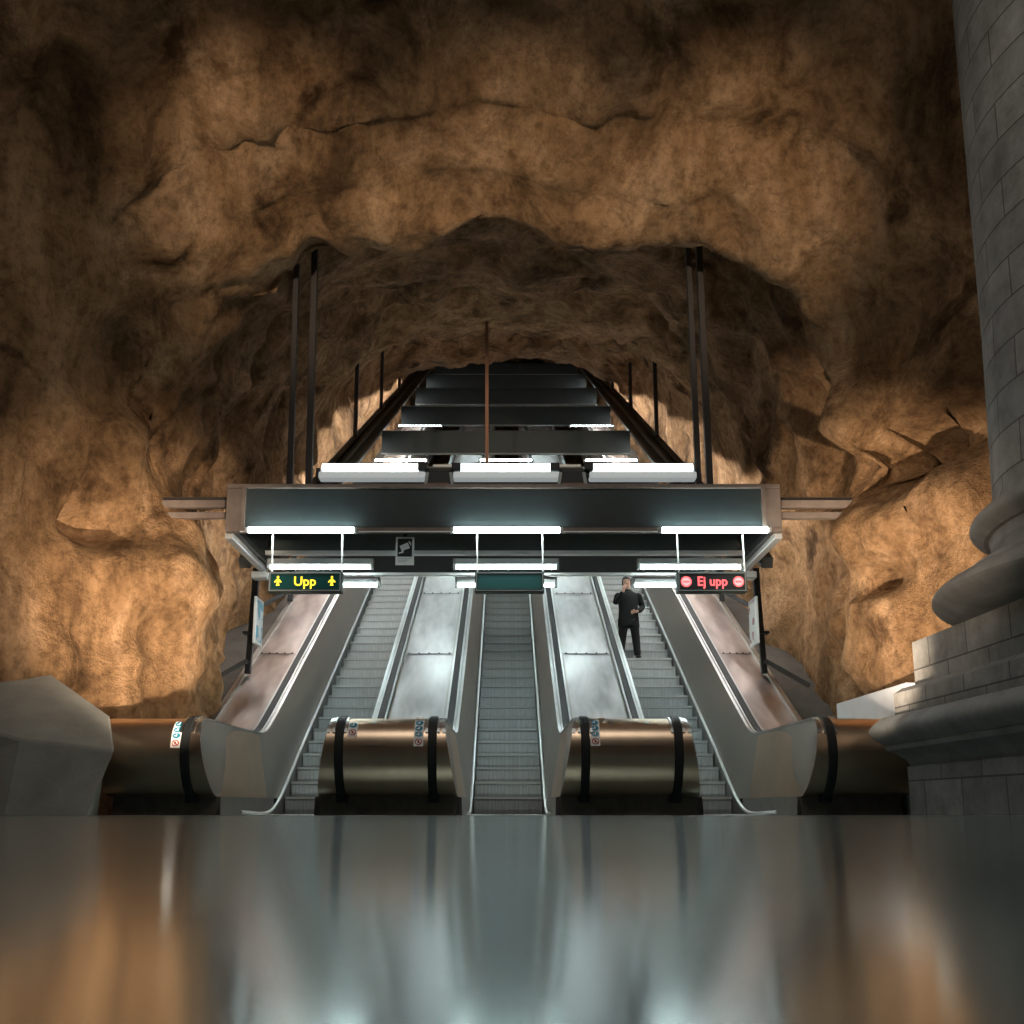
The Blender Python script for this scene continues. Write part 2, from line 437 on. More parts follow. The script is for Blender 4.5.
def make_deck(kind, label, xl, xr, brown, hatch=False):
    """xl(y,z), xr(y,z): side edges of the cover"""
    xm = (xl(11, 1) + xr(11, 1))/2
    d = thing('escalator_deck', (xm, 11, 0), label, 'deck cover', 'steel deck covers between the escalators')
    pts = NOSE_S + [(y, deck_z(y) - .004) for y in (10.9, 11.2, 11.8, 12.4, 12.9, 13.1)]
    dr = MB().grid([[(xl(y, z) + (xr(y, z) - xl(y, z))*k/8, y, z) for k in range(9)] for y, z in pts])
    for fx in (xl, xr):                                  # end cheeks, so the roll is a closed box
        loop = [(fx(y, z), y, z) for y, z in pts] + [(fx(13.1, .22), 13.1, .22)]
        dr.poly(loop)
    dr = dr.build('rolled_cover', M['drum'], d, True, angle=50)
    MB().box(xl(10.7, .1) + .035, xr(10.7, .1) - .035, 10.85, 11.3, 0, .222).build('kick_plate', M['kick'], d)
    ys = frange(13.1, 14.2, .1) + frange(14.5, Y_END, 2.0)
    lo = .03 if brown is None else 0.03
    def dx(f, y, side): return f(y, deck_z(y))
    m = M['deck_brown'] if brown else M['deck']
    pl = MB().grid([[(a, y, deck_z(y) - lo) for a in (dx(xl, y, 0) + .23*(kind != 'outer_left') , (dx(xl, y, 0)+dx(xr, y, 1))/2, dx(xr, y, 1) - .23*(kind != 'outer_right'))] for y in ys])
    pl.build('deck_sheet', m, d, True)
    und = MB().grid([[(dx(xl, y, 0), y, deck_z(y) - lo - .008), (dx(xr, y, 1), y, deck_z(y) - lo - .008)] for y in ys])
    und.build('deck_bed', M['steel'], d, True)
    a0 = .24 if kind != 'outer_left' else .07; a1 = .24 if kind != 'outer_right' else .07
    for y in (16.15, 18.95):
        z = deck_z(y) - lo
        sb = MB().bar((dx(xl, y, 0) + a0, y, z + .004), (dx(xr, y, 1) - a1, y, z + .004), .03, .008)
        st = sb.build('seam_strip', M['chrome'], d)
        nb = 5
        for k in range(nb):
            x = dx(xl, y, 0) + a0 + .04 + (dx(xr, y, 1) - a1 - dx(xl, y, 0) - a0 - .08)*k/(nb - 1)
            MB().tube((x, y - .005, z + .006), (x, y - .012, z + .022), .013, 8).build('bolt', M['black'], st)
    if kind.startswith('outer'):
        sgn = -1 if kind == 'outer_left' else 1; f = xl if sgn < 0 else xr
        MB().sweep([(f(y, 1) + (.035 if sgn < 0 else -.035), y, deck_z(y) - .03) for y in frange(13.1, 14.2, .1) + [20, 30, Y_END]],
                   [(-.035, -.03), (-.035, .05), (.035, .05), (.035, -.03)]).build('edge_strip', M['steel'], d)
        MB().grid([[(f(y, 1), y, deck_z(y) + .01), (f(y, 1), y, max(.0, deck_z(y) - 1.1))] for y in frange(13.1, 14.2, .1) + [20, 30, Y_END]]).build('side_sheet', M['kick'], d)
    return d
def right_edge(c): return lambda y, z: c + edge_x(min(y, 48), z)
def left_edge(c): return lambda y, z: c - edge_x(min(y, 48), z)
OUT = 4.13
d0 = make_deck('outer_left', 'left end steel cover with one sticker, running into the concrete block', lambda y, z: -OUT if y > 13 else -4.27 - .0*z, left_edge(XC[0]), True)
d1 = make_deck('middle', 'steel cover between left and middle escalators, two stickers on its rolled front', right_edge(XC[0]), left_edge(XC[1]), False)
d2 = make_deck('middle', 'steel cover between middle and right escalators, one sticker on its rolled front', right_edge(XC[1]), left_edge(XC[2]), False)
d3 = make_deck('outer_right', 'right end steel cover without stickers, ending at the stone column base', right_edge(XC[2]), lambda y, z: OUT if y > 13 else 4.3, True)
sticker(d0, -3.47, 1.0, 3)
sticker(d1, -1.62, .99, 1)
sticker(d1, -.92, 1.015, 3)
sticker(d2, .94, 1.02, 3)
for d, xs, hook in ((d1, (-1.4,), -1.02), (d2, (1.12, 1.5), 1.03), (d3, (), 3.62)):
    for x in xs:
        h = patch(x, .86, .20, .24, .004).build('access_flap', M['drum'], d, True)
        patch(x, .985, .05, .03, .009).build('lock', M['chrome'], h, True)
        patch(x, .745, .2, .012, .008).build('flap_lip', M['chrome'], h, True)
    mb = MB(); pts = [Vector((hook, 11.2, 1.045)), Vector((hook, 11.2, 1.09)), Vector((hook + .03, 11.2, 1.105)), Vector((hook + .07, 11.2, 1.10)), Vector((hook + .09, 11.2, 1.08))]
    for a, b in zip(pts, pts[1:]): mb.tube(a, b, .013, 8)
    mb.build('deck_hook', M['chrome'], d, True)

# ------------------------------------------------------------------ hanging canopy over the escalators
can = thing('canopy', (0, 12, 3.5), 'dark stepped canopy hung over the escalators, its wide front box framed in brown grey', 'canopy')
CX = -.03; W = 3.5
MB().box(CX - 3.26, CX + 3.26, 12.03, 12.07, 3.50, 4.08).build('front_panel', M['panel'], can)
MB().box(CX - W, CX + W, 11.99, 12.12, 4.07, 4.125).build('top_rail', M['frame'], can, bevel=.008)
MB().box(CX - W, CX + W, 11.98, 12.10, 3.50, 3.55).build('bottom_rail', M['frame'], can, bevel=.008)
MB().box(CX - W + .2, CX + W - .2, 11.965, 11.98, 3.485, 3.50).build('edge_strip', M['bar'], can)
for s in (-1, 1):
    MB().box(CX + s*3.38 - .12, CX + s*3.38 + .12, 12.0, 12.16, 3.515, 4.07).build('end_post', M['frame'], can, bevel=.008)
    MB().box(CX + s*3.28 - .025, CX + s*3.28 + .025, 11.975, 12.02, 3.515, 4.07).build('panel_bead', M['frame'], can)
    MB().box(CX + s*3.48 - .05, CX + s*3.48 + .05, 12.12, 14.0, 3.44, 3.52).build('side_rail', M['grey'], can, bevel=.01)
    MB().box(CX + s*3.40 - .03, CX + s*3.40 + .03, 12.12, 14.0, 3.52, 3.60).build('side_rail', M['rail'], can)
    MB().box(CX + s*3.47 - .02, CX + s*3.47 + .02, 12.16, 14.0, 3.6, 4.1).build('side_panel', M['panel'], can)
    for a, b, mm in ((3.86, .16, 'rail'), (3.58, .07, 'rail_light'), (3.3, .06, 'rail_light')):
        y0 = 14.2; z = lambda y: T30*y - 4.494
        MB().bar((s*a, y0, z(y0) - (0 if a < 3.8 else .06)), (s*a, 48, z(48) - (0 if a < 3.8 else .06)), b, b).build('long_rail', M[mm], can)
    MB().grid([[(s*3.3, y, z(y) - .04), (s*3.86, y, z(y) - .06)] for y in (14.2, 20, 30, 40, 48)]).build('sloping_panel', M['rail'], can)
MB().box(CX - 3.4, CX + 3.4, 12.1, 14.0, 4.08, 4.11).build('roof_panel', M['inside'], can)
MB().box(CX - 3.4, CX + 3.4, 13.98, 14.02, 3.74, 4.1).build('rear_panel', M['inside'], can)
MB().box(CX - W, CX + W, 13.88, 13.98, 3.69, 3.75).build('rear_bar', M['bar'], can, bevel=.006)
MB().box(CX - W - .1, CX + W + .1, 13.9, 13.98, 3.385, 3.425).build('rear_bar', M['bar'], can, bevel=.006)
for s in (-1, 1):
    MB().box(CX + s*3.52 - .12, CX + s*3.52 + .12, 13.86, 14.06, 3.34, 3.44).build('bar_end', M['grey'], can, bevel=.02)
BAF = [15.92 + 4.46*k for k in range(8)]
for k, y in enumerate(BAF):
    zt = T30*y - 4.494; h = .80 if k == 0 else .60
    MB().box(-3.28, 3.28, y - .03, y + .03, zt - h, zt).build('baffle_panel', M['baffle'], can)
    MB().box(-3.3, 3.3, y - .05, y + .05, zt - .0, zt + .022).build('baffle_rail', M['rail_light'] if k % 2 else M['rail'], can)
    MB().box(-3.3, 3.3, y - .05, y + .05, zt - h - .02, zt - h).build('baffle_rail', M['rail_light'], can)

# brackets on the front box between the upper lamps
for x in (-.87, .86):
    b = thing('cable_bracket', (x, 12.3, 4.12), 'dark bracket standing between the upper lamps, %s of the middle lamp' % ('left' if x < 0 else 'right'), 'bracket', 'brackets between the upper lamps')
    MB().box(x - .16, x + .16, 12.30, 12.40, 4.20, 4.40).build('bracket_plate', M['black'], b, bevel=.01)
    for s in (-1, 1):
        MB().bar((x + s*.19, 12.3, 4.12), (x + s*.15, 12.3, 4.38), .03, .04).build('bracket_arm', M['rail_light'], b)
        MB().box(x + s*.22 - .06, x + s*.22 + .06, 12.3, 12.42, 4.42, 4.52).build('lamp_socket', M['black'], b, bevel=.01)
    MB().box(x - .14, x + .14, 12.0, 12.1, 4.126, 4.14).build('foot_plate', M['rod_rust'], b)

# ------------------------------------------------------------------ fluorescent lamps
def lamp(x, y, z, w, style, label, group, r=.035, tm='tube'):
    t = thing('tube_lamp', (x, y, z), label, 'lamp', group)
    if style == 'up':        # bright opal tube standing over a tray
        MB().box(x - w/2 - .02, x + w/2 + .02, y - .09, y + .09, z - .115, z - .02).build('tray', M['tray_glow'], t, bevel=.02)
        MB().tube((x - w/2 + .02, y, z + .05), (x + w/2 - .02, y, z + .05), .062, 12).build('tube', M['tube_opal'], t, True)
        for s in (-1, 1):
            MB().box(x + s*(w/2 + .03) - .03, x + s*(w/2 + .03) + .03, y - .05, y + .05, z - .08, z + .04).build('end_cap', M['black'], t, bevel=.008)
    elif style == 'front':
        [MB().box(x + k*(w/2 + .02) - .02, x + k*(w/2 + .02) + .02, y - .045, y + .05, z - .03, z + .03).build('end_cap', M['grey'], t, bevel=.004) for k in (-1, 1)]
        MB().tube((x - w/2, y - .015, z), (x + w/2, y - .015, z), r, 12).build('tube', M[tm], t, True)
    else:                    # tray above, tube below
        prof = [(-.05, .13), (.05, .13), (.13, .035), (.12, .03), (.04, .075), (-.04, .075), (-.12, .03), (-.13, .035)]
        MB().add([(x + s*(w/2 + .02), y + a, z + b) for s in (-1, 1) for a, b in prof],
                 [tuple(range(8)), tuple(range(15, 7, -1))] + [(k, (k+1) % 8, (k+1) % 8 + 8, k + 8) for k in range(8)]).build('tray', M['reflector'], t)
        MB().tube((x - w/2, y, z + .01), (x + w/2, y, z + .01), r*.66, 12).build('tube', M[tm], t, True)
        for s in (-1, 1):
            MB().box(x + s*(w/2 + .03) - .02, x + s*(w/2 + .03) + .02, y - .05, y + .05, z - .015, z + .13).build('end_cap', M['grey'], t)
    return t
side = ('left', 'middle', 'right')
for i in range(3):
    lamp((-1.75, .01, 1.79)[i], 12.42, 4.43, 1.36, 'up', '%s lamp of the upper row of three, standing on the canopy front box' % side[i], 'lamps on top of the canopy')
    lamp((-2.55, .01, 2.6)[i], 11.92, 3.495, 1.32, 'front', '%s lamp on the lower front edge of the canopy, just above a hanging sign' % side[i], 'lamps along the canopy front edge')
    lamp((-2.6, .0, 2.58)[i], 13.5, 3.39, 1.38, 'down', '%s lamp between the two rear bars under the canopy, above a sign' % side[i], 'lamps between the rear bars')
    lamp((-2.6, .0, 2.6)[i], 14.2, 3.29, 1.4, 'down', '%s lamp of the lowest row, under the rear canopy bar, partly behind a sign' % side[i], 'lamps under the rear bar')
for k, y in enumerate(BAF):
    zt = T30*y - 4.494
    for x in (-2.3, .0, 2.3):
        if k in (1, 2):
            if k == 2 and x == 0: continue
            lamp(x, y + .25, zt + .27, 1.12, 'front', ['thin bright lamp just behind the upper row of lamps, %s of its row', 'small far lamp in the upper gap of the canopy, %s of its row'][k - 1] % ('middle' if x == 0 else 'left' if x < 0 else 'right'), 'far lamps in the canopy gaps', .022 if k == 1 else .012, 'tube')
for k in range(5):
    y = BAF[k] + 2.0; z = T30*y - 4.494 - .5
    for x in (-2.8, -1.28, 1.32, 2.8):
        lamp(x, y, z, 1.0 if abs(x) > 2 else .8, 'down', 'lamp deep under the dark baffles of the canopy', 'lamps deep under the canopy', .055, 'tube')
for sx in (-1, 1):                      # added rows of unseen lamps under the sloping side panels, to brighten the rock
    for k in range(12):
        y = 15.4 + 2.15*k; z = T30*y - 4.494 - .27; x = sx*3.74
        t = thing('tube_lamp', (x, y, z), 'added unseen lamp under the sloping %s side panel of the far canopy' % ('left' if sx < 0 else 'right'), 'lamp', 'added lamps under the %s side panel' % ('left' if sx < 0 else 'right'))
        MB().tube((x, y, z), (x, y + 1.3, z + 1.3*T30), .03, 10).build('tube', M['tube_added'], t, True)
        MB().bar((x - sx*.06, y - .05, z + .05), (x - sx*.06, y + 1.35, z + 1.4*T30 + .05), .03, .14).build('tray', M['grey'], t)

# ------------------------------------------------------------------ hanger rods, side beams, posts
def rod(p0, p1, w, label, m, group, name='hanger_rod'):
    o = MB().bar(p0, p1, w, w).build(name, M[m], None, bevel=.006)
    return tag(o, label, 'rod', group)
G = 'rods holding up the canopy'
rod((-2.87, 12.6, 4.13), (-2.93, 12.6, 9.3), .075, 'outer of the two tall dark rods at the left of the canopy front', 'rod', G)
rod((-2.62, 12.6, 4.13), (-2.68, 12.6, 9.3), .085, 'inner of the two tall dark rods at the left of the canopy front', 'rod', G)
rod((2.56, 12.6, 4.13), (2.53, 12.6, 9.3), .075, 'inner of the two tall dark rods at the right of the canopy front', 'rod', G)
rod((2.71, 12.6, 4.13), (2.68, 12.6, 9.3), .085, 'outer of the two tall dark rods at the right of the canopy front', 'rod', G)
rod((-.41, 20.38, 7.31), (-.43, 20.38, 11.9), .075, 'single brown rod dropping to the canopy near its middle', 'rod_rust', G)
ord_ = ('nearest', 'second', 'third', 'farthest')
for k in range(4):
    y = 23.9 + 4.8*k; z = T30*y - 4.494
    for s in (-1, 1):
        rod((s*3.84, y, z + .06), (s*3.84, y, z + 6.0 - .75*k), .1, '%s of the short dark rods along the %s rail of the far canopy' % (ord_[k], 'left' if s < 0 else 'right'), 'rod', G)
for s in (-1, 1):
    nm = 'left' if s < 0 else 'right'
    b = thing('tie_beam', (s*3.5, 12.2, 3.86), 'pair of short grey bars tying the canopy to the rock on the %s' % nm, 'beam', 'bars tying the canopy to the rock')
    for z0, z1 in ((3.87, 3.97), (3.73, 3.81)):
        MB().box(*sorted((CX + s*3.5, s*4.75)), 12.17, 12.27, z0, z1).build('bar', M['frame'], b, bevel=.008)
    MB().box(*sorted((CX + s*3.5, s*4.75)), 12.22, 12.3, 3.98, 4.02).build('flange', M['rod'], b)
    for k, (py, zt, zb) in enumerate(((15.3, 3.62, 2.14), (18.4, 5.4, 3.93))):
        x = s*(4.02 if k == 0 else 4.1)
        p = thing('steel_post', (x, py, zb), '%s black post beside the %s deck, with a slanting brace' % (('nearer', 'farther')[k], nm), 'post', 'posts carrying the canopy')
        MB().bar((x, py, zb), (x*.985, py, zt + .2), .09, .09).build('post', M['black'], p, bevel=.01)
        MB().bar((x*.99, py, zb + .55), (x*.985, py, zt + .2), .095, .095).build('inner_tube', M['black'], p)
        MB().box(x - .09, x + .09, py - .09, py + .09, zb + .62, zb + .66).build('collar', M['black'], p)
        MB().bar((x, py - .05, zb + .2), (x + s*.62, py - .25, zb - .22), .07, .07).build('brace', M['black'], p)
    # framed notice on the post, facing the escalator
    n = thing('framed_poster', (s*3.8, 14.9, 2.85), ('framed notice with blue print on the left post, seen nearly edge on', 'framed pale notice on the right post, seen nearly edge on')[s > 0], 'poster', 'framed notices on the posts')
    x = s*3.80
    MB().box(x - .02, x + .02, 14.7, 15.14, 2.53, 3.25).build('frame', M['bar'], n, bevel=.006)
    MB().box(*sorted((x - s*.022, x - s*.026)), 14.74, 15.10, 2.58, 3.2).build('print', M['poster_warm' if s > 0 else 'poster_cool'], n)
    MB().bar((x + s*.02, 15.15, 2.85), (s*3.95, 15.26, 2.85), .05, .05).build('bracket', M['black'], n)

# ------------------------------------------------------------------ hanging signs
def person_arrow(mb, cx, y, cz, u, m):
    mb.disc((cx, y, cz + .062*u), .021*u, (1, 0, 0), (0, 0, 1), 14, m)
    mb.poly([(cx + a*u, y, cz + b*u) for a, b in ((-.0, .045), (.028, .02), (.06, -.012), (.06, -.035), (.02, -.018), (.02, -.06), (.03, -.072), (.03, -.085), (-.03, -.085), (-.03, -.072), (-.02, -.06), (-.02, -.018), (-.06, -.035), (-.06, -.012), (-.028, .02))], m)
def hang_sign(x0, x1, label, screen, group):
    cx = (x0 + x1)/2; z0, z1 = 2.725, 2.985; y = 12.0
    s = thing('hanging_sign', (cx, y, z0), label, 'sign', group)
    MB().box(x0, x1, y, y + .14, z0, z1).build('housing', M['sign_body'], s, bevel=.008)
    rim = MB()
    for a in ((x0 + .012, x1 - .012, z0 + .012, z0 + .026), (x0 + .012, x1 - .012, z1 - .026, z1 - .012), (x0 + .012, x0 + .026, z0 + .026, z1 - .026), (x1 - .026, x1 - .012, z0 + .026, z1 - .026)):
        rim.box(a[0], a[1], y - .012, y + .002, a[2], a[3])
    rim.build('rim', M['sign_rim'], s)
    sc = MB().box(x0 + .04, x1 - .04, y - .006, y + .001, z0 + .04, z1 - .04).build('screen', M[screen], s)
    for x in (x0 + .03, x1 - .01):
        MB().bar((x, y + .05, z1), (x - .01, y + .05, 3.48), .018, .018).build('hanger', M['bar'], s)
    return s, sc, cx, y - .009, (z0 + z1)/2
GS = 'signs hanging in front of the escalators'
s, sc, cx, y, cz = hang_sign(-2.955, -2.04, 'hanging sign lit with yellow lettering and two yellow arrow figures', 'sign_green', GS)
mb = MB(); text_mesh(mb, 'Upp', .165, cx, y, cz - .0, 0, 1.0, .003); mb.build('lettering', M['led_yellow'], sc)
for dx in (-.335, .335):
    mb = MB(); person_arrow(mb, cx + dx, y, cz + .012, .74, 0); mb.build('arrow_figure', M['led_yellow'], sc)
hang_sign(-.385, .475, 'blank teal hanging sign over the middle escalator', 'sign_blank', GS)
s, sc, cx, y, cz = hang_sign(2.13, 2.995, 'hanging sign lit with red lettering between two round red symbols', 'sign_grey', GS)
mb = MB(); text_mesh(mb, 'Ej upp', .165, cx, y, cz, 0, .92, .004); mb.build('lettering', M['led_red'], sc)
for dx in (-.325, .325):
    mb = MB(); mb.disc((cx + dx, y, cz), .066, (1, 0, 0), (0, 0, 1), 22); d = mb.build('stop_symbol', M['led_pink'], sc)
    mb = MB()
    for k in range(22):
        a, b = 2*math.pi*k/22, 2*math.pi*(k+1)/22
        mb.poly([(cx + dx + r*math.cos(t), y - .002, cz + r*math.sin(t)) for r, t in ((.052, a), (.068, a), (.068, b), (.052, b))])
    mb.build('red_ring', M['led_red'], sc)
    MB().box(cx + dx - .04, cx + dx + .04, y - .004, y - .002, cz - .012, cz + .012).build('stop_bar', M['led_red'], sc)
# surveillance notice
n = thing('camera_notice', (-1.3, 12.4, 3.2), 'small upright black and white notice showing a surveillance camera, under the canopy edge', 'sign')
def cn(x, z): return (x*1.037, .12 + (z - .12)*1.037)
def cbox(mb, x0, x1, y0, y1, z0, z1):
    (a, b), (c, d) = cn(x0, z0), cn(x1, z1); return mb.box(a, c, y0, y1, b, d)
cbox(MB(), -1.375, -1.145, 12.40, 12.42, 3.06, 3.42).build('board', M['white'], n, bevel=.004)
cbox(MB(), -1.35, -1.17, 12.393, 12.40, 3.165, 3.395).build('black_field', M['ink'], n)
mb = MB()
for pts in ([(-1.325, 3.30), (-1.225, 3.345), (-1.195, 3.275), (-1.30, 3.235)], [(-1.215, 3.355), (-1.185, 3.30), (-1.18, 3.33), (-1.205, 3.365)],
            [(-1.30, 3.245), (-1.275, 3.255), (-1.275, 3.215), (-1.335, 3.2), (-1.335, 3.215), (-1.30, 3.225)]):
    mb.plate([cn(*p) for p in pts], 12.385, 12.393)
mb.build('camera_symbol', M['white'], n)
mb = MB()
for k in range(3): cbox(mb, -1.345, -1.18 - .03*k, 12.395, 12.40, 3.14 - .022*k, 3.146 - .022*k)
mb.build('small_print', M['grey'], n)
MB().box(-1.33, -1.28, 12.405, 12.415, 3.54, 4.08).build('hanger_strip', M['black'], n)

# ------------------------------------------------------------------ concrete block, column base, white wall
mb = MB()
top = lambda x, y: .755 - .152*(x + 4.66) + .549*(y - 9.55)
P6 = [(-4.66, 9.55), (-3.76, 9.6), (-4.08, 10.22), (-5.6, 11.3), (-7.3, 11.9), (-7.3, 10.1)]
B = [(x, y, min(2.6, top(x, y))) for x, y in P6]
A = [(x*1.0 - (.17 if k == 1 else .05 if k == 2 else 0), y - (.18 if k < 2 else 0), 0) for k, (x, y) in enumerate(P6)]
mb.add(A + B, [(5,4,3,2,1,0), (6,7,8,9), (6,9,10,11)] + [(k, (k+1) % 6, (k+1) % 6 + 6, k + 6) for k in range(6)])
o = mb.build('concrete_block', M['concrete'], None, bevel=.03, seg=3)
tag(o, 'pale concrete block with a sloping top at the left edge, beside the end cover', 'concrete block')

col = thing('column_base', (6.2, 8.4, 0), 'huge moulded grey stone column base at the right edge', 'column')
PX, PY, PH = 6.05, 7.75, 2.1
def square_ring(prof, name, m, bev=0):
    """prof: (outset from the plinth face, z); square plan with its left face toward the escalators"""
    rows = []
    for o_, z in prof:
        h = PH + o_; rows.append([(PX - h, PY - h, z), (PX - h, PY + h, z), (PX + h, PY + h, z), (PX + h, PY - h, z)])
    mb = MB().grid(rows, 0, True); mb.poly(rows[-1]); mb.poly(rows[0])
    return mb.build(name, m, col, True, angle=28, bevel=bev)
def lathe(prof, name, m, cx, cy, n=72):
    rows = [[(cx + r*math.cos(2*math.pi*k/n), cy + r*math.sin(2*math.pi*k/n), z) for k in range(n)] for r, z in prof]
    mb = MB().grid(rows, 0, True); mb.poly(rows[-1]); mb.poly(rows[0])
    return mb.build(name, m, col, True, angle=28)
square_ring([(.0, 0), (.0, .50)], 'plinth', M['stone'])
square_ring([(-.03, .50), (.0, .56), (.08, .63), (.14, .66), (.16, .70)], 'cavetto_moulding', M['stone_plain'])
square_ring([(.16, .70)] + [(.15 + .11*math.sin(math.pi*k/10), .71 + .28*k/10) for k in range(11)] + [(.10, 1.0)], 'torus_moulding', M['stone_plain'])
square_ring([(.06, 1.0), (.06, 1.22), (.0, 1.27)], 'lower_course', M['stone'])
square_ring([(-.10, 1.27), (-.10, 1.58), (-.10, 1.72)], 'upper_course', M['stone'])
RX, RY = PX, PY
lathe([(2.1, 1.72)] + [(2.22 + .21*math.sin(math.pi*k/12), 1.725 + .33*k/12) for k in range(13)] + [(2.1, 2.06)], 'round_torus', M['stone_plain'], RX, RY)
lathe([(2.12, 2.06), (2.12, 2.13), (2.02, 2.17), (1.94, 2.25), (1.90, 2.34), (1.92, 2.42)], 'scotia', M['stone_plain'], RX, RY)
lathe([(1.92, 2.42)] + [(1.96 + .11*math.sin(math.pi*k/10), 2.42 + .22*k/10) for k in range(11)] + [(1.9, 2.64)], 'upper_torus', M['stone_plain'], RX, RY)
lathe([(1.9, 2.64), (1.86, 2.78), (1.82, 4.3), (1.79, 7.9)], 'shaft', M['stone'], RX, RY)
o = MB().box(4.34, 4.75, 10.7, 13.0, 0, 1.44).build('low_wall', M['white_wall'], None, bevel=.015)
tag(o, 'short white wall behind the column base and the right end cover', 'wall')

# ------------------------------------------------------------------ floors
fl = MB().box(-14, 14, 6.9, 13.4, -.3, 0).build('floor', M['floor']); fl['kind'] = 'structure'
fl2 = MB().box(-14, 14, -9, 6.88, -.3, .054).build('floor_near', M['floor']); fl2['kind'] = 'structure'
tr = MB().box(-14, 14, 6.85, 6.9, -.02, .057).build('trim_1', M['edge']); tr['kind'] = 'structure'
for s in (-1, 1):
    g = MB().grid([[(s*4.13, y, deck_z(y) - .32 - .7*max(0, min(1, (14.2 - y)/1.5))), (s*5.2, y, deck_z(y) - .42 - .7*max(0, min(1, (14.2 - y)/1.5))), (s*7.2, y, deck_z(y) - .5)] for y in [11.0, 12.0, 12.6, 13.1, 13.4, 13.7, 14.0, 14.5, 16, 18, 22, 30, 40, 52]])
    o = g.build('floor_slope_' + ('left' if s < 0 else 'right'), M['slope'], None, True); o['kind'] = 'structure'

# ------------------------------------------------------------------ the cave
def lerp_tab(tab, y):
    if y <= tab[0][0]: return tab[0][1:]
    for a, b in zip(tab, tab[1:]):
        if y <= b[0]:
            t = (y - a[0])/(b[0] - a[0]); t = t*t*(3 - 2*t)
            return [p + (q - p)*t for p, q in zip(a[1:], b[1:])]
    return tab[-1][1:]
#        y    left  right crown spring exponent
CAVE = [(-9, 11.5, 11.5, 9.6, 3.0, 2.6), (2, 10.0, 10.5, 9.8, 3.0, 2.6), (7, 8.0, 8.7, 9.6, 3.2, 2.6), (9.2, 6.7, 7.0, 9.1, 3.4, 2.8),
        (10.5, 5.6, 5.6, 8.45, 3.6, 3.0), (11.2, 4.95, 5.0, 7.85, 3.7, 3.3), (11.75, 4.4, 4.5, 7.5, 3.8, 3.5), (12.1, 4.2, 4.3, 7.7, 3.9, 3.4), (12.35, 4.1, 4.35, 8.4, 4.0, 3.0),
        (12.9, 4.15, 4.6, 8.75, 4.0, 2.8), (13.5, 4.2, 5.0, 8.85, 4.0, 2.7), (14.0, 4.35, 5.1, 8.95, 4.1, 2.7), (14.7, 5.0, 5.1, 9.15, 4.2, 2.6), (18, 4.75, 4.85, 10.1, 5.2, 2.5),
        (19.6, 4.5, 4.7, 10.4, 6.2, 2.5), (20.4, 4.55, 4.75, 10.9, 6.8, 2.4), (22, 4.9, 4.95, 12.0, 8.0, 2.4), (30, 4.8, 4.8, 15.3, 12.3, 2.3),
        (45, 4.7, 4.7, 21.9, 20.6, 2.2), (53, 4.7, 4.7, 25.2, 24.0, 2.2)]
# lumps and hollows of the rock (x, y, z, rx, ry, rz, push into the cave)
LUMPS = [(5.0, 11.5, 4.5, .75, .8, .33, -1.5), (4.4, 11.8, 4.35, .4, .6, .25, -.4), (4.5, 11.4, 3.55, .6, .7, .45, .6), (5.2, 11.2, 3.6, .6, .7, .45, .45), (5.2, 11.2, 2.7, .7, .8, .9, .25), (4.4, 12.3, 5.6, .5, .5, .6, -.35),
         (4.3, 11.9, 6.1, .5, .4, .3, -.3), (4.5, 11.8, 2.85, .36, .5, .22, -.7), (4.5, 12.4, 5.1, .5, .5, .5, .25), (4.4, 12.5, 1.1, .6, 1.0, .6, -.5), (4.7, 12.0, 2.0, .35, .6, .7, .25),
         (-4.75, 11.6, 5.75, .35, .4, .30, -.6), (-4.5, 11.7, 5.2, .28, .4, .3, -.5), (-4.1, 11.7, 6.35, .35, .4, .3, -.5), (-4.7, 11.7, 2.9, .8, .7, .5, .35),
         (-4.2, 12.4, 3.3, .5, .5, .8, .2), (-4.4, 12.2, 2.0, .2, .3, .55, -.5), (-5.0, 11.3, 3.4, .6, .5, .22, -.5), (-4.1, 12.4, 1.9, .4, .5, .6, .15), (-4.9, 11.6, 4.4, .5, .5, .4, .3), (-4.2, 12.2, 4.6, .3, .5, .5, -.3),
         (-.5, 11.75, 7.6, .9, .6, .5, -.2), (2.2, 11.6, 7.4, .8, .6, .5, .1), (-2.3, 11.7, 7.3, 1.0, .6, .5, -.32), (-4.5, 13.4, 5.4, .35, .7, 1.5, -.7), (-4.4, 14.6, 6.5, .5, .5, 1.2, .4), (4.5, 13.2, 5.6, .4, .6, 1.2, -.4),
         (3.9, 19.2, 9.2, .9, .8, .5, -.4), (-3.5, 18.8, 9.6, .9, .8, .5, .3)]
def rock_ridge(p, f, o=(0, 0, 0)):
    return 1 - 2*abs(noise.noise(Vector((p.x*f + o[0], p.y*f + o[1], p.z*f + o[2]))))
